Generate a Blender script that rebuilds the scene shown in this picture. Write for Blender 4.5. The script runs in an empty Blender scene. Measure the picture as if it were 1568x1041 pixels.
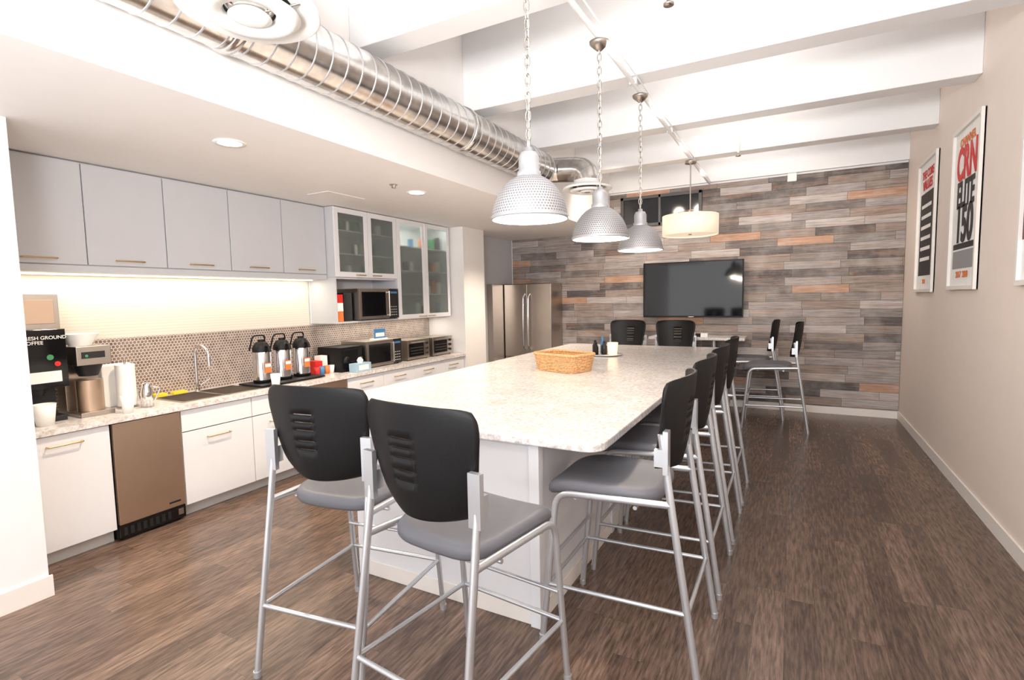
import bpy, bmesh, math, random
from mathutils import Vector, Matrix
random.seed(4)
D=bpy.data; SC=bpy.context.scene
SC.view_settings.view_transform='Standard'
# ---------------- materials ----------------
def srgb(c):
    return tuple(((v/255)/12.92 if v/255<=.04045 else ((v/255+.055)/1.055)**2.4) for v in c)+(1,)
class NT:
    def __init__(s,name):
        s.m=D.materials.new(name); s.m.use_nodes=True; s.t=s.m.node_tree; s.n=s.t.nodes
        s.b=s.n['Principled BSDF']
    def new(s,t,**k):
        n=s.n.new(t)
        for a,b in k.items(): setattr(n,a,b)
        return n
    def link(s,a,b): s.t.links.new(a,b)
    def math(s,op,a,b=0.):
        n=s.new('ShaderNodeMath',operation=op)
        for i,v in enumerate((a,b)):
            if isinstance(v,(int,float)): n.inputs[i].default_value=v
            else: s.link(v,n.inputs[i])
        return n.outputs[0]
    def pos(s): 
        return s.new('ShaderNodeNewGeometry').outputs['Position']
    def obj(s): 
        return s.new('ShaderNodeTexCoord').outputs['Object']
    def ramp(s,fac,stops,interp='LINEAR'):
        r=s.new('ShaderNodeValToRGB'); r.color_ramp.interpolation=interp
        e=r.color_ramp.elements
        while len(e)>1: e.remove(e[0])
        e[0].position=stops[0][0]; e[0].color=stops[0][1]
        for p,c in stops[1:]:
            x=e.new(p); x.color=c
        s.link(fac,r.inputs[0]); return r.outputs[0]
    def mix(s,f,a,b,mode='MIX'):
        n=s.new('ShaderNodeMix',data_type='RGBA',blend_type=mode)
        for i,v in ((0,f),(6,a),(7,b)):
            if isinstance(v,(int,float,tuple)): n.inputs[i].default_value=v
            else: s.link(v,n.inputs[i])
        return n.outputs[2]
    def noise(s,vec,scale,detail=3,rough=.5):
        n=s.new('ShaderNodeTexNoise'); n.inputs['Scale'].default_value=scale
        n.inputs['Detail'].default_value=detail; n.inputs['Roughness'].default_value=rough
        s.link(vec,n.inputs['Vector']); return n.outputs[0]
    def bump(s,h,st=.3,d=.01):
        n=s.new('ShaderNodeBump'); n.inputs['Strength'].default_value=st; n.inputs['Distance'].default_value=d
        s.link(h,n.inputs['Height']); s.link(n.outputs[0],s.b.inputs['Normal'])
def mat(name,rgb,rough=.5,metal=0.,emit=None,es=1.,var=.04,vs=6.,bump=0.,trans=0.,alpha=1.,coat=0.,spec=.5):
    q=NT(name); c=srgb(rgb)
    nz=q.noise(q.pos(),vs)
    lo=tuple(v*(1-var) for v in c[:3])+(1,); hi=tuple(min(1,v*(1+var)) for v in c[:3])+(1,)
    q.link(q.ramp(nz,[(.3,lo),(.7,hi)]),q.b.inputs['Base Color'])
    q.b.inputs['Roughness'].default_value=rough; q.b.inputs['Metallic'].default_value=metal
    q.b.inputs['Transmission Weight'].default_value=trans
    q.b.inputs['Coat Weight'].default_value=coat
    q.b.inputs['Specular IOR Level'].default_value=spec
    if bump: q.bump(q.noise(q.pos(),120),bump,.003)
    if emit: q.b.inputs['Emission Color'].default_value=srgb(emit); q.b.inputs['Emission Strength'].default_value=es
    return q.m
def planks(name,al,ac,L,W,stops,rough,gcol=.5,gl=1.2,ga=28.,seam=.02,bs=.3,orange=None,streak=0.):
    q=NT(name); sp=q.new('ShaderNodeSeparateXYZ'); q.link(q.pos(),sp.inputs[0])
    A=sp.outputs[al]; C=sp.outputs[ac]
    rc=q.math('DIVIDE',C,W); row=q.math('FLOOR',rc); fr=q.math('SUBTRACT',rc,row)
    wn=q.new('ShaderNodeTexWhiteNoise',noise_dimensions='1D'); q.link(row,wn.inputs['W'])
    a2=q.math('ADD',q.math('DIVIDE',A,L),q.math('MULTIPLY',wn.outputs[0],7.3))
    col=q.math('FLOOR',a2); fa=q.math('SUBTRACT',a2,col)
    cb=q.new('ShaderNodeCombineXYZ'); q.link(row,cb.inputs[0]); q.link(col,cb.inputs[1])
    w2=q.new('ShaderNodeTexWhiteNoise',noise_dimensions='2D'); q.link(cb.outputs[0],w2.inputs['Vector'])
    base=q.ramp(w2.outputs['Value'],stops,'CONSTANT' if orange else 'LINEAR')
    g=q.new('ShaderNodeCombineXYZ')
    q.link(q.math('MULTIPLY',A,gl),g.inputs[0]); q.link(q.math('MULTIPLY',C,ga),g.inputs[1])
    q.link(q.math('MULTIPLY',w2.outputs['Value'],37.),g.inputs[2])
    n1=q.noise(g.outputs[0],2.2,6,.65)
    gr=q.ramp(n1,[(.3,(1-gcol,)*3+(1,)),(.7,(1+gcol*.6,)*3+(1,))])
    c=q.mix(1.,base,gr,'MULTIPLY')
    if streak:
        g2=q.new('ShaderNodeCombineXYZ'); q.link(q.math('MULTIPLY',A,5.),g2.inputs[0]); q.link(q.math('MULTIPLY',C,42.),g2.inputs[1])
        q.link(q.math('MULTIPLY',w2.outputs['Value'],9.),g2.inputs[2])
        n3=q.noise(g2.outputs[0],1.6,3,.55)
        c=q.mix(1.,c,q.ramp(n3,[(.36,(1-streak,)*3+(1,)),(.64,(1+streak*1.2,)*3+(1,))]),'MULTIPLY')
    if orange:
        n2=q.noise(g.outputs[0],.9,3,.6)
        c=q.mix(q.math('MULTIPLY',q.math('GREATER_THAN',n2,.57),.3),c,orange)
        n4=q.noise(q.pos(),3.5,4,.6)
        c=q.mix(q.ramp(n4,[(.45,(0,0,0,1)),(.75,(.3,.3,.3,1))]),c,S((205,200,196)))
    s1=q.math('LESS_THAN',fr,seam); s2=q.math('LESS_THAN',fa,seam*W/L)
    se=q.math('MAXIMUM',s1,s2)
    c=q.mix(q.math('MULTIPLY',se,.6 if orange else .5),c,(.02,.015,.012,1))
    q.link(c,q.b.inputs['Base Color']); q.b.inputs['Roughness'].default_value=rough
    h=q.math('SUBTRACT',q.math('ADD',q.math('MULTIPLY',n1,.3),q.math('MULTIPLY',w2.outputs['Value'],.5 if orange else 0.)),se)
    q.bump(h,bs,.01 if orange else .002)
    return q.m
S=srgb
m_floor=planks('floor_vinyl_plank',1,0,1.2,.15,[(0,S((88,71,61))),(.5,S((102,83,72))),(1,S((118,97,84)))],.25,.3,2.5,26,.014,.12,None,.36)
m_plank=planks('reclaimed_wood',0,2,.72,.118,[(0,S((138,131,128))),(.16,S((162,154,151))),(.30,S((114,107,105))),(.44,S((182,174,171))),(.56,S((148,134,126))),(.68,S((184,146,122))),(.76,S((158,150,148))),(.88,S((94,88,87)))],.7,.5,1.5,30,.04,.6,S((180,136,110)))
m_wall=mat('wall_paint_warm',(236,223,213),.6,var=.01)
m_white=mat('paint_white',(236,236,237),.6,var=.01)
m_soff=mat('soffit_paint',(240,237,235),.6,var=.01)
m_trim=mat('trim_white',(236,230,224),.45,var=.01)
m_cabg=mat('cabinet_grey',(198,199,203),.4,var=.01)
m_cabw=mat('cabinet_white',(230,230,233),.4,var=.01)
m_brass=mat('brushed_brass',(200,170,125),.35,1.)
m_steel=mat('stainless',(190,182,174),.3,1.,vs=3)
m_fridge=mat('fridge_steel',(186,176,167),.33,1.,vs=3)
m_warmsteel=mat('stainless_warm_reflection',(208,184,162),.4,1.,vs=3)  # stainless steel with its warm reflection put into the base colour
m_chrome=mat('chrome',(225,225,228),.12,1.)
m_alu=mat('silver_paint',(200,202,206),.32,.7)
m_black=mat('black_plastic',(15,15,17),.5,bump=.15,spec=.3)
m_blk2=mat('black_gloss',(14,14,16),.08)
m_seat=mat('grey_vinyl',(104,104,110),.5,bump=.2,spec=.35)
m_screen=mat('tv_screen',(8,8,10),.06)
m_paper=mat('paper_white',(242,242,240),.7)
m_red=mat('red_print',(214,40,36),.5)
m_dark=mat('print_black',(26,26,30),.5)
m_maroon=mat('maroon_print',(90,20,26),.5)
m_blue=mat('blue_print',(70,130,180),.5)
m_pblue=mat('pale_blue_print',(160,190,206),.5)
m_yellow=mat('sponge_yellow',(235,205,50),.8)
m_green=mat('green_print',(60,140,90),.6)
m_ora=mat('orange_print',(220,120,60),.6)
m_wick=mat('wicker',(206,160,112),.65,var=.35,vs=60)
m_winglass=mat('window_dark_glass',(40,42,46),.08)
m_kick=mat('toe_kick',(196,192,188),.5)
m_shade=mat('drum_fabric',(240,230,212),.8,emit=(255,228,196),es=.55)
m_bulb=mat('bulb',(255,240,215),.5,emit=(255,225,180),es=12)
m_can=mat('can_light',(255,250,240),.5,emit=(255,245,230),es=8)
m_led=mat('led_strip',(255,250,240),.5,emit=(255,240,210),es=4)
m_glass=mat('frosted_glass',(214,224,220),.18,trans=.9)
def mk_granite():
    q=NT('granite_laminate'); p=q.pos()
    n=q.noise(p,34,6,.7); n2=q.noise(p,7,4,.65)
    c=q.ramp(n,[(.3,S((168,156,150))),(.42,S((204,197,193))),(.54,S((228,225,224))),(.7,S((242,241,241)))])
    c=q.mix(q.ramp(n2,[(.45,(0,0,0,1)),(.68,(.6,.6,.6,1))]),c,S((200,188,180)))
    q.link(c,q.b.inputs['Base Color']); q.b.inputs['Roughness'].default_value=.22; return q.m
m_gran=mk_granite()
def mk_penny():
    q=NT('penny_tile'); sp=q.new('ShaderNodeSeparateXYZ'); q.link(q.pos(),sp.inputs[0])
    s=.03; a=q.math('DIVIDE',sp.outputs[1],s); b=q.math('DIVIDE',sp.outputs[2],s*1.732)
    def cell(o):
        x=q.math('SUBTRACT',q.math('FRACT',q.math('ADD',a,o)),.5); y=q.math('SUBTRACT',q.math('FRACT',q.math('ADD',b,o)),.5)
        y=q.math('MULTIPLY',y,1.732)
        return q.math('SQRT',q.math('ADD',q.math('MULTIPLY',x,x),q.math('MULTIPLY',y,y)))
    d=q.math('MINIMUM',cell(0.),cell(.5)); t=q.math('LESS_THAN',d,.43)
    n=q.noise(q.pos(),14,2)
    tile=q.ramp(n,[(.3,S((118,98,88))),(.7,S((156,137,127)))])
    q.link(q.mix(t,S((214,208,202)),tile),q.b.inputs['Base Color'])
    q.b.inputs['Roughness'].default_value=.2; q.bump(t,.4,.002); return q.m
m_penny=mk_penny()
def mk_wtile():
    q=NT('white_tile'); sp=q.new('ShaderNodeSeparateXYZ'); q.link(q.pos(),sp.inputs[0])
    f=q.math('FRACT',q.math('DIVIDE',sp.outputs[2],.026)); t=q.math('LESS_THAN',f,.1)
    q.link(q.mix(t,S((232,226,214)),S((206,198,184))),q.b.inputs['Base Color']); q.b.inputs['Roughness'].default_value=.3
    return q.m
m_wtile=mk_wtile()
def mk_hammer():
    q=NT('hammered_aluminium'); sp=q.new('ShaderNodeSeparateXYZ'); q.link(q.obj(),sp.inputs[0])
    an=q.math('MULTIPLY',q.math('ARCTAN2',sp.outputs[1],sp.outputs[0]),72/(2*math.pi))
    zz=q.math('DIVIDE',sp.outputs[2],.0135); row=q.math('FLOOR',zz)
    x=q.math('SUBTRACT',q.math('FRACT',q.math('ADD',an,q.math('MULTIPLY',row,.5))),.5); y=q.math('SUBTRACT',q.math('FRACT',zz),.5)
    d=q.math('SQRT',q.math('ADD',q.math('MULTIPLY',x,x),q.math('MULTIPLY',y,y)))
    q.link(q.ramp(d,[(.2,S((132,132,135))),(.45,S((196,196,199)))]),q.b.inputs['Base Color'])
    q.b.inputs['Metallic'].default_value=.65; q.b.inputs['Roughness'].default_value=.42
    q.bump(d,.6,.005); return q.m
m_ham=mk_hammer()
def mk_duct():
    q=NT('galvanised_duct'); n=q.noise(q.pos(),9,4,.6); 
    q.link(q.ramp(n,[(.3,S((184,181,177))),(.7,S((228,225,221)))]),q.b.inputs['Base Color'])
    q.b.inputs['Metallic'].default_value=1; q.b.inputs['Roughness'].default_value=.22; return q.m
m_duct=mk_duct()

# ---------------- mesh builder ----------------
class MB:
    def __init__(s): s.v=[];s.f=[];s.mi=[];s.sm=[];s.mats=[]
    def _m(s,m):
        if m not in s.mats: s.mats.append(m)
        return s.mats.index(m)
    def add(s,vs,fs,m,smooth=False):
        o=len(s.v); s.v+= [tuple(v) for v in vs]; i=s._m(m)
        for f in fs: s.f.append(tuple(a+o for a in f)); s.mi.append(i); s.sm.append(smooth)
        return s
    def box(s,x0,x1,y0,y1,z0,z1,m,rot=0):
        vs=[(x,y,z) for x in (x0,x1) for y in (y0,y1) for z in (z0,z1)]
        if rot:
            c=Vector(((x0+x1)/2,(y0+y1)/2,0)); R=Matrix.Rotation(rot,3,'Z')
            vs=[tuple(R@(Vector(v)-c)+c) for v in vs]
        return s.add(vs,[(0,1,3,2),(4,6,7,5),(0,4,5,1),(2,3,7,6),(0,2,6,4),(1,5,7,3)],m)
    def cyl(s,p0,p1,r0,m,r1=None,n=20,caps=True):
        r1=r0 if r1 is None else r1; p0=Vector(p0);p1=Vector(p1); a=(p1-p0).normalized()
        t=Vector((0,0,1)) if abs(a.z)<.9 else Vector((1,0,0)); u=a.cross(t).normalized(); w=a.cross(u)
        vs=[];
        for p,r in((p0,r0),(p1,r1)):
            for i in range(n):
                an=2*math.pi*i/n; vs.append(p+u*math.cos(an)*r+w*math.sin(an)*r)
        s.add(vs,[(i,i+n,(i+1)%n+n,(i+1)%n) for i in range(n)],m,True)
        if caps: s.add(vs,[tuple(range(n)),tuple(range(2*n-1,n-1,-1))],m)
        return s
    def lathe(s,prof,c,m,n=32,axis='Z',smooth=True):
        vs=[]
        for r,z in prof:
            for i in range(n):
                a=2*math.pi*i/n; x,y=r*math.cos(a),r*math.sin(a)
                if axis=='Z': vs.append((c[0]+x,c[1]+y,c[2]+z))
                elif axis=='Y': vs.append((c[0]+x,c[1]+z,c[2]+y))
                else: vs.append((c[0]+z,c[1]+x,c[2]+y))
        fs=[(k*n+i,k*n+(i+1)%n,(k+1)*n+(i+1)%n,(k+1)*n+i) for k in range(len(prof)-1) for i in range(n)]
        return s.add(vs,fs,m,smooth)
    def tube(s,pts,r,m,n=10,closed=False,rx=None):
        P=[Vector(p) for p in pts]; N=len(P); vs=[]; u=None
        for k in range(N):
            if closed: t=(P[(k+1)%N]-P[k-1]).normalized()
            else: t=(P[min(k+1,N-1)]-P[max(k-1,0)]).normalized()
            if u is None:
                h=Vector((0,0,1)) if abs(t.z)<.9 else Vector((0,1,0)); u=t.cross(h).normalized()
            else: u=(u-t*u.dot(t)).normalized()
            w=t.cross(u)
            for i in range(n):
                a=2*math.pi*i/n; vs.append(P[k]+u*math.cos(a)*(rx or r)+w*math.sin(a)*r)
        fs=[]
        for k in range(N if closed else N-1):
            for i in range(n):
                k2=(k+1)%N; fs.append((k*n+i,k*n+(i+1)%n,k2*n+(i+1)%n,k2*n+i))
        s.add(vs,fs,m,True)
        if not closed: s.add(vs,[tuple(range(n-1,-1,-1)),tuple(range((N-1)*n,N*n))],m)
        return s
    def build(s,name,parent=None,loc=(0,0,0),rot=0,bevel=0,link=True):
        me=D.meshes.new(name); me.from_pydata(s.v,[],s.f)
        for m in s.mats: me.materials.append(m)
        for p,i,sm in zip(me.polygons,s.mi,s.sm): p.material_index=i; p.use_smooth=sm
        bm=bmesh.new(); bm.from_mesh(me)
        bmesh.ops.recalc_face_normals(bm,faces=bm.faces); bm.to_mesh(me); bm.free()
        o=D.objects.new(name,me); SC.collection.objects.link(o)
        o.location=loc; o.rotation_euler=(0,0,rot)
        if parent: o.parent=parent
        if bevel:
            b=o.modifiers.new('bevel','BEVEL'); b.width=bevel; b.segments=2; b.limit_method='ANGLE'; b.angle_limit=.7
        return o
def smoothpath(pts,rad=.05,n=5):
    P=[Vector(p) for p in pts]; out=[P[0]]
    for i in range(1,len(P)-1):
        a=(P[i-1]-P[i]); b=(P[i+1]-P[i]); r=min(rad,a.length*.45,b.length*.45)
        A=P[i]+a.normalized()*r; B=P[i]+b.normalized()*r
        for k in range(n+1):
            t=k/n; out.append(A*(1-t)**2+P[i]*2*t*(1-t)+B*t*t)
    out.append(P[-1]); return out
def empty(name,loc=(0,0,0),rot=0):
    e=D.objects.new(name,None); SC.collection.objects.link(e); e.location=loc; e.rotation_euler=(0,0,rot); return e
def text(name,body,size,m,parent,loc,rot,ext=.001,sx=1.,align='LEFT',off=.012):
    c=D.curves.new(name,'FONT'); c.body=body; c.size=size; c.extrude=ext; c.align_x=align; c.offset=size*off
    c.materials.append(m); o=D.objects.new(name,c); SC.collection.objects.link(o)
    o.parent=parent; o.location=loc; o.rotation_euler=rot; o.scale=(sx,1,1); return o

# ---------------- room shell ----------------
XR=1.34; YB=8.85; ZC=4.3; ZS=2.87; XS=-2.8; Y0=-2.2
MB().box(-5.3,XR+.15,Y0,YB+.15,-.1,0,m_floor).build('floor')
MB().box(-5.3,XR+.15,Y0,YB+.15,ZC,ZC+.1,m_white).build('ceiling')
MB().box(XR,XR+.15,Y0,YB+.15,0,ZC,m_wall).build('wall_right')
MB().box(-5.3,XR,YB,YB+.15,0,ZC,m_white).build('wall_back')
b=MB(); b.box(-4.72,XS,YB-.025,YB-.001,.11,ZS-.002,m_plank); b.box(XS,XR-.004,YB-.025,YB-.001,.11,3.5,m_plank); clad=b.build('wall_back_plank_cladding')
MB().box(-5.3,-4.0,Y0,1.34,0,ZS,m_white).build('wall_left')
MB().box(-5.3,-5.09,1.34,6.65,0,ZS,m_soff).build('wall_kitchen')
MB().box(-5.3,-4.40,6.65,7.25,0,ZS,m_soff).build('wall_pier')
MB().box(-5.3,-4.75,7.25,YB,0,ZS,m_cabg).build('wall_alcove')
MB().box(-5.3,XS,Y0,YB,ZS+.001,ZC,m_soff).build('ceiling_soffit')
for i,y in enumerate((-.05,1.4,2.85,4.3,5.75,7.2)):
    MB().box(XS,XR,y,y+.22,3.55,ZC,m_white).build('ceiling_beam',bevel=.006)
MB().box(XS,XR,YB-.06,YB-.001,3.53,ZC,m_white).build('trim_back_header')
MB().box(XR-.015,XR-.001,Y0,YB-.03,0,.11,m_trim).build('baseboard_right')
MB().box(-4.7,XR-.016,YB-.04,YB-.001,0,.105,m_trim).build('baseboard_back')
MB().box(-3.999,-3.985,Y0,1.355,0,.13,m_trim).build('baseboard_left')
w=MB(); wx0,wx1,wz0,wz1=-2.55,-1.34,2.98,3.38; y1=YB-.026
w.box(wx0,wx1,y1-.012,y1-.004,wz0,wz1,m_winglass)
mf=mat('window_frame',(70,68,68),.5)
for a,b in((wx0-.05,wx0),(wx1,wx1+.05),(-1.97,-1.93)): w.box(a,b,y1-.04,y1,wz0-.05,wz1+.05,mf)
for a,b in((wz0-.05,wz0),(wz1,wz1+.05)): w.box(wx0-.05,wx1+.05,y1-.04,y1,a,b,mf)
w.build('window_1',bevel=.004)

# ---------------- stools ----------------
def stool_meshes():
    F=MB(); r=.0135
    for sx in(-1,1):
        x=sx*.28
        F.tube(smoothpath([(sx*.295,-.44,.012),(x,-.315,.83),(sx*.275,-.27,1.15)],.1),.018,m_alu,10,rx=.014)
        F.tube(smoothpath([(sx*.295,.33,.012),(x,.25,.795),(x,-.315,.825)],.08,7),.017,m_alu,10,rx=.014)
        F.tube([(sx*.289,-.392,.33),(sx*.289,.298,.31)],.011,m_alu,8)
        F.box(sx*.276-.027,sx*.276+.027,-.305,-.282,.97,1.17,m_alu)
        F.box(sx*.276-.014,sx*.276+.014,-.282,-.24,1.0,1.08,m_alu)
        for y in(-.44,.33): F.cyl((sx*.295,y,0),(sx*.295,y,.03),.019,m_alu,n=12)
    F.tube([(-.289,.298,.31),(.289,.298,.31)],.011,m_alu,8)
    F.tube([(-.285,.27,.46),(.285,.27,.46)],.010,m_alu,8)
    F.tube([(-.289,-.392,.33),(.289,-.392,.33)],.011,m_alu,8)
    F.tube([(-.28,.15,.785),(.28,.15,.785)],.010,m_alu,8)
    F.tube([(-.28,-.15,.785),(.28,-.15,.785)],.010,m_alu,8)
    Sx=MB(); n=48
    rings=[(0,.842),(.35,.843),(.7,.848),(.88,.85),(.96,.844),(1.0,.827),(1.0,.80),(.97,.786),(.85,.78),(0,.78)]
    vs=[];fs=[]
    for k,(sc,z) in enumerate(rings):
        for i in range(n):
            a=2*math.pi*i/n; c,s_=math.cos(a),math.sin(a); e=2/5.5
            x=.262*sc*math.copysign(abs(c)**e,c); y=.045+.295*sc*math.copysign(abs(s_)**e,s_)
            if y<0: x*=1-.10*(abs(y)/.25)**2
            zz=z-.035*max(0,(y-.12)/.2)**2+.012*(x/.245)**2
            vs.append((x,y,zz))
    for k in range(len(rings)-1):
        for i in range(n): fs.append((k*n+i,k*n+(i+1)%n,(k+1)*n+(i+1)%n,(k+1)*n+i))
    Sx.add(vs,fs,m_seat,True)
    B=MB(); us=[-1+2*i/32 for i in range(33)]
    vsl=[0,.02,.05,.10,.16,.24]; z=.33
    slots=[]
    for k in range(5):
        slots.append((z,z+.016)); vsl+=[z,z+.016]; z+=.088
    vsl+=[.77,.84,.90,.94,.97,.99,1.0]
    def P(u,v):
        if v>.5: e=(2*v-1)**12*.10
        else: e=(1-2*v)**7*.20
        hw=(.238+.049*min(1,v*1.25))*(1-e)
        x=u*hw; zz=.965+v*.425+(.012*(1-u*u)-.012*abs(u)**8 if v>.5 else -.016*(1-u*u)*(1-2*v))
        y=-.335+.085*u*u-.035*v+.03*(1-v)**3
        return(x,y,zz)
    vs=[P(u,v) for v in vsl for u in us]; fs=[]; nu=len(us)
    for j in range(len(vsl)-1):
        sl=any(abs(vsl[j]-a)<1e-6 for a,b in slots)
        for i in range(nu-1):
            if sl and -.36<us[i]<.12: continue
            fs.append((j*nu+i,j*nu+i+1,(j+1)*nu+i+1,(j+1)*nu+i))
    B.add(vs,fs,m_black,True)
    return F,Sx,B
F,Sx,B=stool_meshes(); _first=None
def stool(x,y,rot):
    global _first
    e=empty('bar_stool',(x,y,0),rot)
    if _first is None:
        a=F.build('frame',e,bevel=.0); b=Sx.build('seat_cushion',e); c=B.build('backrest',e)
        md=c.modifiers.new('t','SOLIDIFY'); md.thickness=.014; md.offset=0
        _first=(a,b,c)
    else:
        for o in _first:
            q=o.copy(); SC.collection.objects.link(q); q.parent=e
rad=math.radians
stool(-1.98,1.95,rad(8)); stool(-1.21,1.82,rad(-6))
for y in(2.63,3.42,4.18,4.95): stool(-.78,y,rad(90))
stool(-1.55,7.80,rad(180)); stool(-2.3,7.80,rad(176))
stool(-.23,7.72,rad(90)); stool(-.52,8.38,rad(90))

# ---------------- island ----------------
isl=empty('kitchen_island')
T=MB(); x0,x1,ya,yb=-3.02,-.80,2.36,7.5
def corner(cx,cy,r,a0): return [(cx+r*math.cos(a0+i*math.pi/12),cy+r*math.sin(a0+i*math.pi/12)) for i in range(7)]
r=.1
out=corner(x0+r,ya+r,r,math.pi)+corner(x1-r,ya+r,r,1.5*math.pi)+corner(x1-r,yb-r,r,0)+corner(x0+r,yb-r,r,.5*math.pi)
N=len(out); vs=[(a,b,1.015) for a,b in out]+[(a,b,1.06) for a,b in out]
T.add(vs,[tuple(range(N))[::-1],tuple(range(N,2*N))]+[(i,(i+1)%N,(i+1)%N+N,i+N) for i in range(N)],m_gran)
T.build('countertop',isl,bevel=.008)
T=MB(); T.box(-2.45,-1.17,2.42,7.3,0,1.014,m_cabw); T.box(-1.21,-1.15,2.395,2.45,0,1.014,m_cabw); T.box(-2.46,-2.40,2.395,2.45,0,1.014,m_cabw)
for y in (3.7,4.9,6.1): T.box(-1.171,-1.155,y-.03,y+.03,0,1.014,m_cabw)
T.box(-1.17,-1.163,2.45,7.3,0,.1,m_trim); T.box(-2.4,-1.21,2.413,2.42,0,.1,m_trim)
T.build('cabinet_base',isl,bevel=.003)

def basket(cx,cy,w,d,h,z0,rot):
    e=MB()
    def loop(k,t):
        sc=.88+.12*t; pts=[]; 
        for i in range(48):
            a=2*math.pi*i/48; c,s_=math.cos(a),math.sin(a); q=2/6
            wob=1+.014*math.cos(i*math.pi+k*math.pi)
            pts.append((w/2*sc*wob*math.copysign(abs(c)**q,c),d/2*sc*wob*math.copysign(abs(s_)**q,s_),z0+.008+t*h))
        return pts
    n=11
    for k in range(n):
        e.tube(loop(k,k/(n-1)),.0085,m_wick,6,closed=True)
    e.tube(loop(0,1.06),.014,m_wick,8,closed=True)
    e.box(-w*.42,w*.42,-d*.42,d*.42,z0+.001,z0+.01,m_wick)
    e.build('wicker_basket',None,(cx,cy,0),rot)
basket(-1.97,4.72,.54,.36,.15,1.061,rad(-20))
t=MB(); c=(-2.0,6.1,1.061)
t.lathe([(0,0),(.12,0),(.2,.012),(.205,.018),(.12,.008),(0,.008)],c,mat('plate_white',(240,240,240),.25))
for dx,dy,h,rr,m in((-.14,.03,.18,.032,m_dark),(-.06,.08,.22,.028,m_blue),(-.10,-.05,.16,.03,m_black),(-.02,.02,.17,.035,m_dark)):
    t.lathe([(0,.01),(rr,.01),(rr,h*.65),(rr*.5,h*.8),(rr*.5,h),(0,h)],(c[0]+dx,c[1]+dy,c[2]),m,16)
m_cndl=mat('candle_glass',(250,225,200),.4,emit=(255,200,150),es=1.2)
t.lathe([(0,.01),(.05,.01),(.065,.16),(.06,.16),(.047,.02),(0,.02)],(c[0]+.1,c[1]-.02,c[2]),m_cndl,20)
t.build('condiment_tray')

# ---------------- kitchen base ----------------
K=empty('kitchen_base_cabinets'); XF=-4.42
b=MB()
for a,c_,zt in((1.36,1.905,.91),(2.41,2.43,.91),(2.43,3.28,.70),(3.28,3.62,.91),(4.24,6.63,.91)):
    b.box(-5.07,XF-.02,a,c_,.1,zt,m_cabw); b.box(-5.07,XF-.07,a,c_,0,.1,m_kick)
b.build('carcass',K)
b=MB(); g=.004
def door(y0,y1,z0,z1,m=m_cabw): b.box(XF-.02,XF,y0+g,y1-g,z0+g,z1-g,m)
door(1.36,1.905,.1,.905)
door(2.41,3.05,.72,.905); door(3.05,3.62,.72,.905)
door(2.41,3.05,.1,.72); door(3.05,3.62,.1,.72)
for i in range(4):
    y=4.24+i*.597; door(y,y+.597,.72,.905); door(y,y+.597,.1,.72)
b.build('doors',K,bevel=.002)
def handle(bb,X,yc,z,L,dirn='Y'):
    bb.tube(smoothpath([(X,yc-L/2,z),(X+.03,yc-L/2,z),(X+.03,yc+L/2,z),(X,yc+L/2,z)],.008,3),.0055,m_brass,8)
b=MB()
for yc,z in((1.63,.83),(2.72,.64),(3.33,.64),(4.54,.82),(5.13,.82),(5.73,.82),(6.33,.82)): handle(b,XF,yc,z,.2)
b.build('handles',K)
b=MB()
for a in((1.345,2.5,-5.085,-4.395),(3.22,6.645,-5.085,-4.395),(2.5,3.22,-5.085,-4.95),(2.5,3.22,-4.52,-4.395)):
    b.box(a[2],a[3],a[0],a[1],.91,.95,m_gran)
b.build('countertop',K)
b=MB()
for y0_,y1_ in((2.5,2.85),(2.87,3.22)):
    b.box(-4.95,-4.52,y0_,y1_,.83,.835,m_steel)
    b.box(-4.95,-4.945,y0_,y1_,.835,.953,m_steel); b.box(-4.525,-4.52,y0_,y1_,.835,.953,m_steel)
    b.box(-4.945,-4.525,y0_,y0_+.005,.835,.953,m_steel); b.box(-4.945,-4.525,y1_-.005,y1_,.835,.953,m_steel)
    b.cyl((-4.73,(y0_+y1_)/2,.836),(-4.73,(y0_+y1_)/2,.84),.04,m_dark)
for a in((-4.965,-4.945,2.485,3.235),(-4.525,-4.505,2.485,3.235),(-4.945,-4.525,2.485,2.505),(-4.945,-4.525,3.215,3.235),(-4.945,-4.525,2.845,2.875)):
    b.box(*a,.951,.956,m_steel)
b.build('sink_basin',K)
f=MB(); f.cyl((-5.0,2.9,.951),(-5.0,2.9,.985),.026,m_chrome)
f.tube(smoothpath([(-5.0,2.9,.98),(-5.0,2.9,1.36),(-4.9,2.9,1.40),(-4.80,2.9,1.34),(-4.79,2.9,1.27)],.07,6),.013,m_chrome)
f.cyl((-4.79,2.9,1.29),(-4.785,2.9,1.2),.018,m_chrome)
f.tube([(-5.0,2.93,1.0),(-4.99,3.02,1.05)],.008,m_chrome)
f.build('kitchen_faucet')
f=MB(); f.cyl((-4.99,2.38,.951),(-4.99,2.38,1.02),.016,m_chrome)
f.tube(smoothpath([(-4.99,2.38,1.02),(-4.99,2.38,1.06),(-4.9,2.38,1.05)],.03),.008,m_chrome); f.build('water_dispenser_tap')
f=MB(); f.box(-5.05,XF-.02,1.915,2.40,.02,.90,m_black); f.box(XF-.02,XF+.012,1.918,2.398,.13,.90,m_warmsteel)
f.box(XF-.01,XF+.005,1.918,2.398,.02,.125,m_blk2)
for i in range(8): f.box(XF+.005,XF+.009,1.94+i*.045,1.965+i*.045,.04,.10,m_dark)
f.box(XF+.012,XF+.014,2.27,2.36,.165,.18,m_dark)
f.box(XF-.0,XF+.008,2.34,2.38,.05,.10,m_steel)
f.build('undercounter_ice_maker',bevel=.003)
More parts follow.
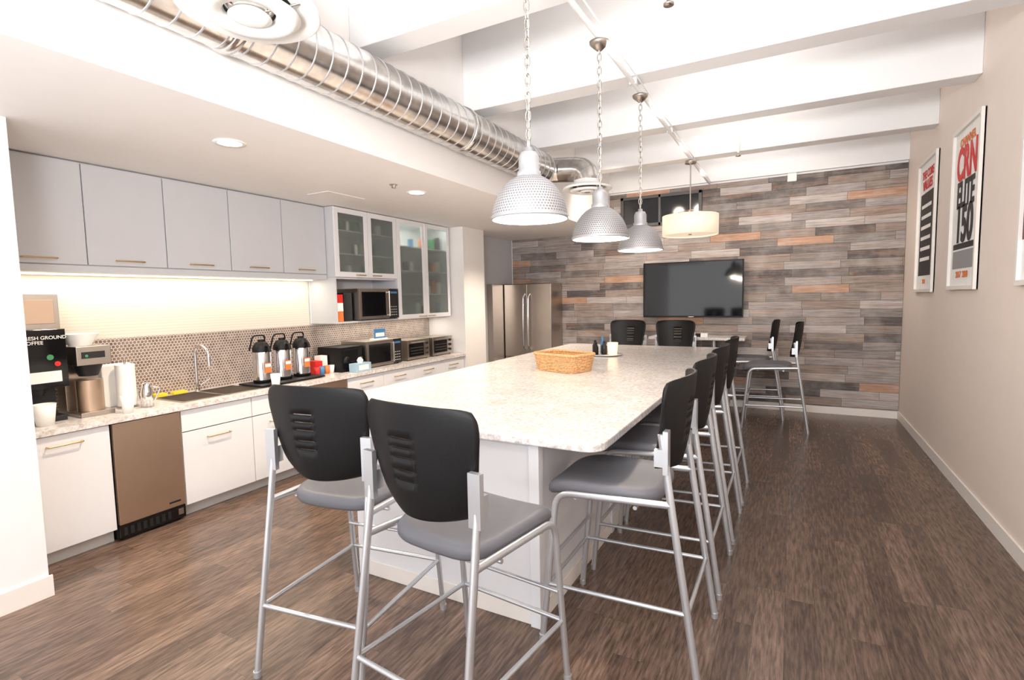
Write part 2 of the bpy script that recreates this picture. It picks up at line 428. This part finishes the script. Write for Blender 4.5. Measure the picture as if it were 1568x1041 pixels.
f=MB(); f.box(-5.05,XF-.02,3.625,4.235,.02,.905,m_dark); f.box(XF-.02,XF+.01,3.63,4.23,.12,.80,m_warmsteel); f.box(XF-.02,XF+.01,3.63,4.23,.81,.905,m_warmsteel)
f.tube(smoothpath([(XF+.01,3.68,.76),(XF+.045,3.68,.76),(XF+.045,4.18,.76),(XF+.01,4.18,.76)],.01,3),.009,m_steel)
f.build('dishwasher',bevel=.003)
MB().box(-5.089,-5.08,1.345,6.645,.951,1.50,m_penny).build('wall_backsplash_mosaic')
MB().box(-5.089,-5.082,1.345,4.32,1.501,2.03,m_wtile).build('wall_backsplash_upper')

# ---------------- upper cabinets ----------------
U=empty('wall_cabinets'); XU=-4.76
b=MB(); b.box(-5.079,XU-.02,1.345,4.33,2.09,2.865,m_cabg); b.box(-5.079,XU-.005,1.345,4.33,2.035,2.088,m_cabg); b.build('carcass',U)
b=MB(); b.box(-5.0,-4.97,1.5,4.3,2.025,2.034,m_led); b.build('led_strip',U)
b=MB(); h=MB(); ys=[1.41,2.0,2.58,3.165,3.75,4.33]
b.box(XU-.02,XU-.002,1.345,1.405,2.09,2.865,m_cabg)
for y0_,y1_ in zip(ys,ys[1:]):
    b.box(XU-.02,XU,y0_+.004,y1_-.004,2.095,2.855,m_cabg); handle(h,XU,(y0_+y1_)/2,2.135,.2)
b.build('doors',U,bevel=.002); h.build('handles',U)
G=empty('glass_display_cabinets'); XG=-4.62
b=MB()
def shellbox(y0_,y1_,z0_,z1_,m=m_cabg,t=.018):
    b.box(-5.079,-5.06,y0_,y1_,z0_,z1_,m_cabw)
    b.box(-5.06,XG-.02,y0_,y0_+t,z0_,z1_,m); b.box(-5.06,XG-.02,y1_-t,y1_,z0_,z1_,m)
    b.box(-5.06,XG-.02,y0_+t,y1_-t,z0_,z0_+t,m); b.box(-5.06,XG-.02,y0_+t,y1_-t,z1_-t,z1_,m)
shellbox(4.335,5.40,2.06,2.865); shellbox(4.335,5.40,1.52,2.058); shellbox(5.402,6.60,1.52,2.865)
for z in(2.33,2.6): b.box(-5.06,XG-.04,4.36,5.38,z,z+.015,m_cabw)
for z in(1.85,2.17,2.5): b.box(-5.06,XG-.04,5.42,6.58,z,z+.015,m_cabw)
b.build('carcass',G)
b=MB(); gl=MB(); h=MB()
def gdoor(y0_,y1_,z0_,z1_):
    w=.06; y0_+=.004;y1_-=.004;z0_+=.004;z1_-=.004
    b.box(XG-.02,XG,y0_,y0_+w,z0_,z1_,m_cabw); b.box(XG-.02,XG,y1_-w,y1_,z0_,z1_,m_cabw)
    b.box(XG-.02,XG,y0_+w,y1_-w,z0_,z0_+w,m_cabw); b.box(XG-.02,XG,y0_+w,y1_-w,z1_-w,z1_,m_cabw)
    gl.box(XG-.012,XG-.007,y0_+w,y1_-w,z0_+w,z1_-w,m_glass)
gdoor(4.335,4.87,2.06,2.865);gdoor(4.87,5.40,2.06,2.865);gdoor(5.402,6.0,1.52,2.865);gdoor(6.0,6.60,1.52,2.865)
for y in(4.72,5.0): handle(h,XG,y,2.09,.14)
for y in (5.9,6.1): handle(h,XG,y,1.55,.14)
b.build('door_frames',G,bevel=.002); gl.build('glass_panes',G); h.build('handles',G)
b=MB()
for i in range(9):
    y=5.5+i*.125
    for z in(1.54,1.866,2.186,2.516):
        if random.random()<.7:
            m=random.choice([m_paper,m_blue,m_dark,m_ora,m_paper,m_green]); hh=random.uniform(.1,.2)
            b.cyl((-4.78,y,z),(-4.78,y,z+hh),.04,m,n=12)
for i in range(7):
    y=4.45+i*.13
    for z in(2.08,2.346,2.616):
        if random.random()<.6: b.cyl((-4.80,y,z),(-4.80,y,z+.13),.045,random.choice([m_paper,m_green,m_steel]),n=12)
b.build('stored_cups',G)

def microwave(name,x0,x1,y0,y1,z0,z1,body,mirror=False):
    f=MB(); f.box(x0,x1-.02,y0,y1,z0+.012,z1,body)
    w=(y1-y0); f.box(x1-.02,x1,y0,y0+w*.75,z0+.012,z1,body); f.box(x1,x1+.004,y0+w*.06,y0+w*.66,z0+.05,z1-.04,m_blk2)
    f.box(x1-.02,x1-.001,y0+w*.755,y1,z0+.012,z1,m_dark)
    f.box(x1-.001,x1+.002,y0+w*.79,y1-w*.04,z1-.06,z1-.035,m_blue)
    for i in range(4):
        for j in range(3): f.box(x1-.001,x1+.003,y0+w*(.79+j*.06),y0+w*(.83+j*.06),z0+.05+i*.035,z0+.058+i*.035,m_kick)
    f.cyl((x1+.03,y0+w*.71,z0+.04),(x1+.03,y0+w*.71,z1-.03),.009,m_steel)
    f.box(x1,x1+.03,y0+w*.705,y0+w*.715,z0+.05,z0+.06,m_steel); f.box(x1,x1+.03,y0+w*.705,y0+w*.715,z1-.05,z1-.04,m_steel)
    for a in(y0+.03,y1-.03):
        for c in(x0+.03,x1-.05): f.cyl((c,a,z0),(c,a,z0+.014),.012,m_dark,n=8)
    f.build(name,bevel=.004)
microwave('microwave_oven',-5.0,-4.60,4.66,5.37,1.539,1.93,m_steel)
microwave('microwave_oven',-4.98,-4.55,4.70,5.34,.951,1.28,m_steel)
f=MB(); f.box(-4.85,-4.68,4.38,4.48,1.539,1.66,m_ora); f.box(-4.85,-4.68,4.38,4.48,1.661,1.76,m_paper); f.box(-4.85,-4.68,4.38,4.48,1.761,1.86,m_red); f.box(-4.85,-4.7,4.51,4.64,1.539,1.88,m_dark)
f.build('boxed_supplies',bevel=.003)
f=MB(); f.box(-4.98,-4.6,4.33,4.67,.951,1.24,m_black); f.box(-4.6,-4.592,4.36,4.60,.99,1.21,m_blk2); f.cyl((-4.592,4.64,1.1),(-4.575,4.64,1.1),.014,m_steel)
f.build('black_toaster_oven',bevel=.012)
def toaster_oven(y0,y1):
    f=MB(); f.box(-4.95,-4.58,y0,y1,.965,1.23,m_steel); w=y1-y0
    f.box(-4.58,-4.575,y0+.03,y0+w*.72,1.0,1.18,m_blk2)
    f.cyl((-4.55,y0+.04,1.195),(-4.55,y0+w*.7,1.195),.008,m_steel)
    for z in(1.02,1.09,1.16): f.cyl((-4.58,y0+w*.86,z+.01),(-4.56,y0+w*.86,z+.01),.018,m_dark,n=14)
    for i in range(3): f.box(-4.572,-4.57,y0+.05,y0+w*.68,1.04+i*.04,1.043+i*.04,m_steel)
    for a in(y0+.03,y1-.03):
        for c in(-4.92,-4.61): f.cyl((c,a,.951),(c,a,.966),.012,m_dark,n=8)
    f.build('toaster_oven',bevel=.006)
toaster_oven(5.50,5.98); toaster_oven(6.06,6.55)
f=MB(); f.box(-4.66,-4.65,4.95,5.15,1.30,1.42,m_blue); f.box(-4.65,-4.648,4.97,5.13,1.32,1.37,m_paper); f.box(-4.72,-4.62,4.94,5.16,1.281,1.30,m_paper); f.build('countertop_sign')
f=MB(); f.box(-4.55,-4.43,4.40,4.64,.951,1.05,m_pblue); f.box(-4.549,-4.428,4.44,4.60,.97,1.03,m_paper)
f.lathe([(.03,0),(.04,.03),(.02,.06),(0,.07)],(-4.49,4.52,1.05),m_paper,8); f.build('tissue_box',bevel=.004)
f=MB(); f.box(-4.9,-4.76,4.10,4.2,.951,1.10,m_red); f.box(-4.9,-4.8,4.21,4.31,.951,1.15,m_paper)
for i,m in enumerate((m_red,m_blue,m_ora,m_paper)): f.lathe([(0,0),(.03,0),(.038,.09),(0,.09)],(-4.72,4.08+i*.07,.951),m,12)
f.build('sugar_packet_caddies')
f=MB(); f.box(-4.88,-4.52,3.24,4.02,.9565,.968,m_black); f.box(-4.88,-4.52,3.24,4.02,.968,.975,m_dark); f.build('serving_tray',bevel=.005)
for y in(3.40,3.64,3.88):
    f=MB(); c=(-4.72,y,.976)
    f.lathe([(0,0),(.087,0),(.09,.02),(.09,.03)],c,m_black)
    f.lathe([(.088,.03),(.088,.30),(.083,.32)],c,m_chrome)
    f.lathe([(.086,.31),(.086,.35),(.065,.39),(.05,.41),(0,.415)],c,m_black)
    f.cyl((c[0],c[1],c[2]+.41),(c[0],c[1],c[2]+.435),.03,m_black)
    f.tube(smoothpath([(c[0]+.05,y,1.33),(c[0]+.11,y,1.355),(c[0]+.13,y,1.29)],.03),.015,m_black)
    f.tube(smoothpath([(c[0]-.07,y-.085,1.30),(c[0]-.03,y-.07,1.45),(c[0]-.03,y+.07,1.45),(c[0]-.07,y+.085,1.30)],.04),.008,m_black)
    f.box(c[0]+.087,c[0]+.0885,y-.035,y+.035,c[2]+.1,c[2]+.2,m_ora); f.box(c[0]+.0875,c[0]+.090,y-.03,y+.03,c[2]+.16,c[2]+.19,m_paper)
    f.build('coffee_airpot')
f=MB(); f.box(-4.97,-4.68,1.50,1.76,.951,.99,m_dark); f.box(-4.97,-4.84,1.50,1.76,.99,1.20,m_dark)
f.box(-4.97,-4.66,1.50,1.78,1.20,1.62,m_blk2); f.box(-4.97,-4.70,1.50,1.77,1.62,1.87,m_steel)
f.box(-4.70,-4.695,1.53,1.74,1.66,1.83,m_warmsteel)
f.cyl((-4.76,1.63,1.20),(-4.76,1.63,1.14),.05,m_dark,r1=.03)
f.box(-4.66,-4.656,1.56,1.74,1.24,1.32,m_paper); f.cyl((-4.66,1.68,1.42),(-4.654,1.68,1.42),.02,m_green); f.cyl((-4.66,1.72,1.37),(-4.654,1.72,1.37),.018,m_red)
go=f.build('coffee_grinder',bevel=.008)
text('label_text','FRESH GROUND\nCOFFEE',.034,m_paper,go,(-4.655,1.53,1.55),(rad(90),0,rad(90)),.0005)
f=MB(); f.lathe([(0,0),(.05,0),(.068,.15),(.064,.15),(.047,.01),(0,.01)],(-4.60,1.60,.951),m_paper,20); f.build('paper_cup')
f=MB(); f.box(-4.98,-4.62,1.82,2.04,.951,.985,m_steel); f.box(-4.98,-4.84,1.82,2.04,.985,1.34,m_steel); f.box(-4.98,-4.62,1.82,2.04,1.34,1.48,m_steel)
f.cyl((-4.73,1.93,1.34),(-4.73,1.93,1.25),.095,m_dark,r1=.06); f.cyl((-4.73,1.93,.986),(-4.73,1.93,1.22),.085,m_warmsteel)
f.box(-4.62,-4.615,1.85,2.0,1.39,1.44,m_dark); f.cyl((-4.62,1.88,1.41),(-4.612,1.88,1.41),.01,m_green)
f.lathe([(.07,.0),(.075,.01),(.125,.09),(.12,.09),(.07,.012)],(-4.80,1.92,1.481),m_paper,24)
f.build('coffee_brewer',bevel=.006)
f=MB(); f.cyl((-4.78,2.2,.951),(-4.78,2.2,.965),.075,m_steel); f.cyl((-4.78,2.2,.966),(-4.78,2.2,1.30),.068,m_paper); f.cyl((-4.78,2.2,1.30),(-4.78,2.2,1.34),.008,m_steel); f.build('paper_towel_roll')
f=MB(); f.box(-4.97,-4.88,2.08,2.3,.951,1.30,m_paper); f.build('napkin_dispenser',bevel=.01)
f=MB(); f.lathe([(0,0),(.045,0),(.04,.13),(.028,.17),(.028,.2),(0,.2)],(-4.62,2.27,.951),m_chrome); f.tube(smoothpath([(-4.6,2.305,1.11),(-4.58,2.36,1.1),(-4.6,2.31,.99)],.03),.006,m_chrome); f.build('steel_creamer_jug')
for x,y in((-4.52,2.08),(-4.46,3.35)):
    f=MB(); f.lathe([(0,0),(.034,0),(.046,.13),(.043,.13),(.032,.008),(0,.008)],(x,y,.951),m_paper,20); f.build('paper_cup')
f=MB(); f.box(-5.06,-4.98,2.52,2.62,.951,.98,m_yellow); f.box(-5.06,-4.99,2.68,2.8,.951,.975,m_yellow); f.build('kitchen_sponge',bevel=.005)

f=MB(); fx0,fx1,fy,ft=-4.62,-3.70,8.3,2.03
f.box(fx0,fx1,fy+.04,8.8,.02,ft,m_fridge)
mid=(fx0+fx1)/2
f.box(fx0,mid-.003,fy,fy+.035,.72,ft-.01,m_fridge); f.box(mid+.003,fx1,fy,fy+.035,.72,ft-.01,m_fridge); f.box(fx0,fx1,fy,fy+.035,.08,.71,m_fridge)
f.box(fx0,fx1,fy+.035,fy+.04,.02,ft,m_dark)
for s_ in(-1,1):
    x=mid+s_*.05; f.tube(smoothpath([(x,fy,.85),(x,fy-.06,.9),(x,fy-.075,1.35),(x,fy-.06,1.8),(x,fy,1.85)],.08),.016,m_chrome)
f.tube(smoothpath([(fx0+.1,fy,.64),(fx0+.1,fy-.05,.64),(fx1-.1,fy-.05,.64),(fx1-.1,fy,.64)],.02),.012,m_chrome)
f.box(fx0,fx1,fy+.02,8.7,0,.02,m_dark)
f.build('french_door_refrigerator',bevel=.006)
MB().box(-4.74,-4.635,7.9,8.8,0,2.03,m_steel).build('refrigerator_filler_panel',bevel=.003)

f=MB(); f.box(-2.19,-.66,8.70,8.75,1.42,2.31,m_black); f.box(-2.175,-.675,8.696,8.70,1.44,2.295,m_screen); f.box(-1.7,-1.15,8.75,8.823,1.6,2.1,m_dark)
f.box(-1.47,-1.38,8.694,8.70,1.422,1.432,m_steel)
f.build('wall_mounted_television',bevel=.004)
f=MB(); f.box(-2.0,-.60,8.26,8.75,1.09,1.13,m_gran)
for x in(-1.85,-1.05):
    f.cyl((x,8.5,.03),(x,8.5,1.09),.03,m_alu); f.lathe([(0,.03),(.2,.015),(.21,0),(0,0)],(x,8.5,0),m_alu)
f.build('bar_height_table',bevel=.004)
f=MB(); f.box(-1.5,-1.2,8.4,8.55,1.131,1.17,m_black); f.box(-1.42,-1.3,8.3,8.36,1.131,1.20,m_paper); f.box(-1.22,-1.12,8.32,8.4,1.131,1.19,m_paper); f.build('remote_console')

def poster(y0,y1,z0,z1,kind):
    e=empty('framed_poster',(XR-.001,(y0+y1)/2,(z0+z1)/2)); w=(y1-y0)/2; h=(z1-z0)/2; fw=.035
    b=MB(); b.box(-.012,0,-w,w,-h,h,m_paper)
    b.box(-.035,0,-w,-w+fw,-h,h,m_trim); b.box(-.035,0,w-fw,w,-h,h,m_trim); b.box(-.035,0,-w+fw,w-fw,-h,-h+fw,m_trim); b.box(-.035,0,-w+fw,w-fw,h-fw,h,m_trim)
    if kind==3: b.box(-.014,-.012,-w+fw,w-fw,-h+.3,h-fw,m_maroon)
    if kind==2:
        b.box(-.014,-.012,-w+.11,w-.11,-h*.50,-h*.43,m_dark); b.box(-.014,-.012,-w+.11,w-.11,-h*.74,-h*.52,mat('print_grey',(150,150,152),.5)); 
    if kind==1:
        b.box(-.014,-.012,-w+.13,w-.13,-h*.75,h*.5,m_dark)
        for i in range(6): b.box(-.016,-.014,-w*.5,w*.55,h*(.3-.16*i)-.02,h*(.3-.16*i)+.02,m_paper)
    b.build('frame',e,bevel=.003)
    R=(rad(90),0,rad(-90)); L=lambda s,sz,z,m,x=-.016,sx=1.,off=.02: text('print',s,sz,m,e,(x,0,z),R,.001,sx,'CENTER',off)
    if kind==2:
        L('CHANNEL',.10,h*.76,m_ora); L('CRN',.40,h*.36,m_red,sx=.72,off=.03); L('ELITE',.32,h*.02,m_dark,sx=.70,off=.03); L('150',.44,-h*.40,m_dark,sx=.78,off=.035); L('2017  2018',.08,-h*.85,m_ora)
    if kind==1: L('THE CORE',.13,h*.72,m_red,sx=.9); L('VALUES',.15,h*.55,m_red,sx=.9); L('2018',.07,-h*.87,m_ora)
poster(5.58,6.44,1.78,3.24,2); poster(7.08,7.98,1.76,3.27,1); poster(3.80,4.68,1.80,3.26,3)

# ---------------- pendants ----------------
XL=-1.18
def chain(b,x,y,z0,z1,m):
    L=.06; n=int((z1-z0)/(L*.72)); 
    for k in range(n):
        zc=z0+(k+.5)*(z1-z0)/n; pts=[]
        for i in range(10):
            a=2*math.pi*i/10; u=math.cos(a)*.014; v=math.sin(a)*L/2
            pts.append((x+(u if k%2 else 0),y+(0 if k%2 else u),zc+v))
        b.tube(pts,.0035,m,5,closed=True)
for y in(2.40,3.5,4.58):
    z=2.18; b=MB()
    prof=[(.192,-.005),(.192,.0),(.187,.04),(.176,.08),(.158,.12),(.13,.158),(.098,.187),(.07,.203),(.055,.21)]
    b.lathe(prof,(0,0,0),m_ham,48)
    b.lathe([(r_-.004,z_-.001) for r_,z_ in prof],(0,0,0),m_paper,48)
    b.lathe([(.192,-.005),(.197,-.003),(.197,.008),(.191,.01)],(0,0,0),m_alu,48)
    b.lathe([(.06,.208),(.06,.23),(.052,.235),(.052,.30),(.04,.325),(.02,.33),(.018,.35),(0,.355)],(0,0,0),m_alu,32)
    b.lathe([(0,.03),(.035,.045),(.045,.08),(.03,.12),(.025,.18),(0,.19)],(0,0,0),m_bulb,20)
    chain(b,0,0,.35,3.45-z,m_steel); b.tube([(0,0,.33),(.008,.004,.8),(0,0,3.45-z)],.003,m_paper,6)
    b.lathe([(0,3.43-z),(.02,3.43-z),(.065,3.47-z),(.068,3.485-z),(0,3.485-z)],(0,0,0),m_steel,28)
    b.build('pendant_lamp',None,(XL,y,z))
    l=D.lights.new('pendant_bulb','POINT'); l.energy=20; l.color=(1,.88,.74); l.shadow_soft_size=.05
    o=D.objects.new('pendant_bulb',l); SC.collection.objects.link(o); o.location=(XL,y,z+.0)
b=MB(); b.lathe([(.335,-.125),(.345,-.125),(.345,.125),(.335,.125),(.335,-.125)],(0,0,0),m_shade,56); b.lathe([(0,-.11),(.334,-.11)],(0,0,0),m_shade,56)
b.lathe([(0,-.12),(.02,-.12),(.02,-.11)],(0,0,0),m_steel,16)
for a in(0,2.09,4.19): b.tube([(.335*math.cos(a),.335*math.sin(a),.12),(0,0,.2)],.005,m_steel,6)
b.cyl((0,0,.1),(0,0,3.45-2.67),.008,m_steel,n=10); b.lathe([(0,.78),(.07,.78),(.07,.815),(0,.815)],(0,0,0),m_steel,28)
b.build('drum_pendant_lamp',None,(XL,7.08,2.67))
b=MB(); b.tube([(XL,-.5,3.51),(XL,YB-.08,3.51)],.018,m_white,10)
for y in(-.0,1.45,2.9,4.35,5.8,7.25): b.box(XL-.03,XL+.03,y-.01,y+.03,3.50,3.549,m_white)
b.tube([(XL+.08,-.5,3.53),(XL+.05,3.5,3.53),(XL+.02,YB-.08,3.53)],.006,m_white,8)
b.build('electrical_conduit')
for x,y,z in((-.65,3.14,3.6),(-.61,6.95,3.62)):
    b=MB(); b.cyl((x,y,z-.15),(x,y,ZC),.014,m_white,n=10); b.lathe([(0,0),(.03,0),(.03,.01),(.012,.02),(.012,.05)],(x,y,z-.19),m_steel,14); b.build('fire_sprinkler')
b=MB(); b.lathe([(0,-.03),(.02,-.03),(.02,-.01),(.04,0)],(-3.35,3.9,ZS),m_steel,16); b.build('fire_sprinkler')
b=MB(); b.box(-.1,.02,8.76,8.8245,3.40,3.52,m_paper); b.build('motion_sensor',clad,bevel=.008)
for y in(2.30,4.31,6.9):
    b=MB(); x=-3.4; b.lathe([(.075,-.004),(.1,-.006),(.102,0)],(x,y,ZS),m_paper,32); b.lathe([(0,-.003),(.075,-.003)],(x,y,ZS),m_can,32); b.build('recessed_downlight')
    l=D.lights.new('downlight','SPOT'); l.energy=250; l.color=(1,.83,.65); l.spot_size=rad(125); l.spot_blend=.8; l.shadow_soft_size=.08
    o=D.objects.new('downlight_spot',l); SC.collection.objects.link(o); o.location=(x,y,ZS-.02)
b=MB(); b.box(-4.35,-4.05,3.75,4.25,ZS-.008,ZS,m_soff); b.build('ceiling_vent_grille',bevel=.003)

# ---------------- duct ----------------
DX,DZ,DR=-2.59,3.26,.178
b=MB(); y=-2.0
while y<5.45:
    b.lathe([(DR,y),(DR,y+.12)],(DX,0,DZ),m_duct,40,'Y')
    b.lathe([(DR,y+.118),(DR+.004,y+.121),(DR+.004,y+.127),(DR,y+.13)],(DX,0,DZ),m_alu,40,'Y'); y+=.12
for yy in(1.75,3.9): b.lathe([(DR,yy),(DR+.012,yy+.002),(DR+.012,yy+.05),(DR,yy+.052)],(DX,0,DZ),m_duct,40,'Y')
ye=y
def elbow_run(pts,r):
    for i in range(len(pts)-1):
        b.tube([pts[i],pts[i+1]],r,m_duct,28)
    for p in pts[1:-1]:
        b.lathe([(r*math.cos(t),r*math.sin(t)) for t in [(-.5+k/8)*math.pi for k in range(9)]],p,m_duct,28)
ZD=3.0
el=[(DX,ye-.02,DZ)]+[(DX+.17*(1-math.cos(a)),ye+.02+.17*math.sin(a),DZ) for a in (0,.5,1.0,1.5)]
el+=[(DX+.36+.14*math.sin(a),ye+.19,DZ-.02-.14*(1-math.cos(a))) for a in (0,.5,1.05,1.57)]
XD=DX+.50; el.append((XD,ye+.19,ZD+.105))
elbow_run(el,.14)
yn=1.50; XN=XD+.06
elbow_run([(DX,yn,DZ),(DX+.38,yn,DZ)]+[(XN-.14+.14*math.sin(a),yn,DZ-.02-.14*(1-math.cos(a))) for a in (.3,.7,1.1,1.57)]+[(XN,yn,ZD+.105)],.13)
b.build('spiral_air_duct')
for p in((XD,ye+.19),(XN,yn)):
    b=MB(); z=ZD
    b.lathe([(.15,.099),(.155,.06),(.19,.04),(.275,.02),(.28,.0),(.272,-.005),(.2,.02),(.17,.03)],(p[0],p[1],z),m_paper,48)
    b.lathe([(.19,-.005),(.2,-.012),(.17,-.03),(.11,-.02),(.10,-.0),(.15,.0),(.19,-.005)],(p[0],p[1],z),m_paper,48)
    b.lathe([(0,-.03),(.06,-.035),(.085,-.025),(.07,-.01),(0,-.005)],(p[0],p[1],z),m_paper,48)
    b.lathe([(0,.04),(.17,.04)],(p[0],p[1],z),m_dark,32)
    for a in range(3):
        t=a*2.09+.4; b.tube([(p[0]+.04*math.cos(t),p[1]+.04*math.sin(t),z-.01),(p[0]+.25*math.cos(t),p[1]+.25*math.sin(t),z+.02)],.005,m_steel,6)
    b.build('round_air_diffuser')

def area(name,loc,sx,sy,e,col,rot=(0,0,0)):
    l=D.lights.new(name,'AREA'); l.shape='RECTANGLE'; l.size=sx; l.size_y=sy; l.energy=e; l.color=col
    o=D.objects.new(name,l); SC.collection.objects.link(o); o.location=loc; o.rotation_euler=rot; return o
area('undercabinet_light',(-4.95,2.9,2.02),.05,2.7,9,(1,.9,.72))
area('undercabinet_light',(-4.9,5.5,1.51),.05,2.0,6,(1,.9,.75))
area('cabinet_fill',(-4.7,6.0,2.84),.05,1.0,5,(1,.95,.85))  # added fill to brighten the interior behind the glass doors
area('bounce_fill',(-.6,-.6,2.3),.8,.8,290,(1,.99,.98),(rad(150),0,0))  # added unseen fill behind the camera, aimed up at the ceiling
for y in(2.1,3.6,5.1,6.5,8.0): area('ceiling_fill',(-.6,y,3.45),1.2,.1,11,(1,.95,.9),(rad(180),0,0))  # added fills to brighten ceiling and beams, no fixtures here
for x in(-3.2,-1.6,.2):
    l=D.lights.new('track_spot','SPOT'); l.energy=100; l.color=(1,.86,.72); l.spot_size=rad(110); l.spot_blend=1; l.shadow_soft_size=.1
    o=D.objects.new('track_spot',l); SC.collection.objects.link(o); o.location=(max(x,-2.0),6.9,3.4)
    o.rotation_euler=(Vector((x,8.85,1.9))-o.location).to_track_quat('-Z','Y').to_euler()
# ---------------- world / camera ----------------
W=D.worlds.new('World'); SC.world=W; W.use_nodes=True
W.node_tree.nodes['Background'].inputs[0].default_value=(.97,.98,1,1); W.node_tree.nodes['Background'].inputs[1].default_value=2.9
yaw,pit,rol=.495,.0806,-.0189
fw=Vector((-math.sin(yaw)*math.cos(pit),math.cos(yaw)*math.cos(pit),-math.sin(pit)))
rt=Vector((math.cos(yaw),math.sin(yaw),0)); up=rt.cross(fw)
r2=rt*math.cos(rol)+up*math.sin(rol); u2=-rt*math.sin(rol)+up*math.cos(rol)
cam=D.cameras.new('Camera'); co=D.objects.new('Camera',cam); SC.collection.objects.link(co)
M=Matrix((r2,u2,-fw)).transposed().to_4x4(); M.translation=Vector((0,0,1.78)); co.matrix_world=M
cam.sensor_width=36; cam.lens=795.05/1568*36; cam.clip_start=.05
SC.camera=co
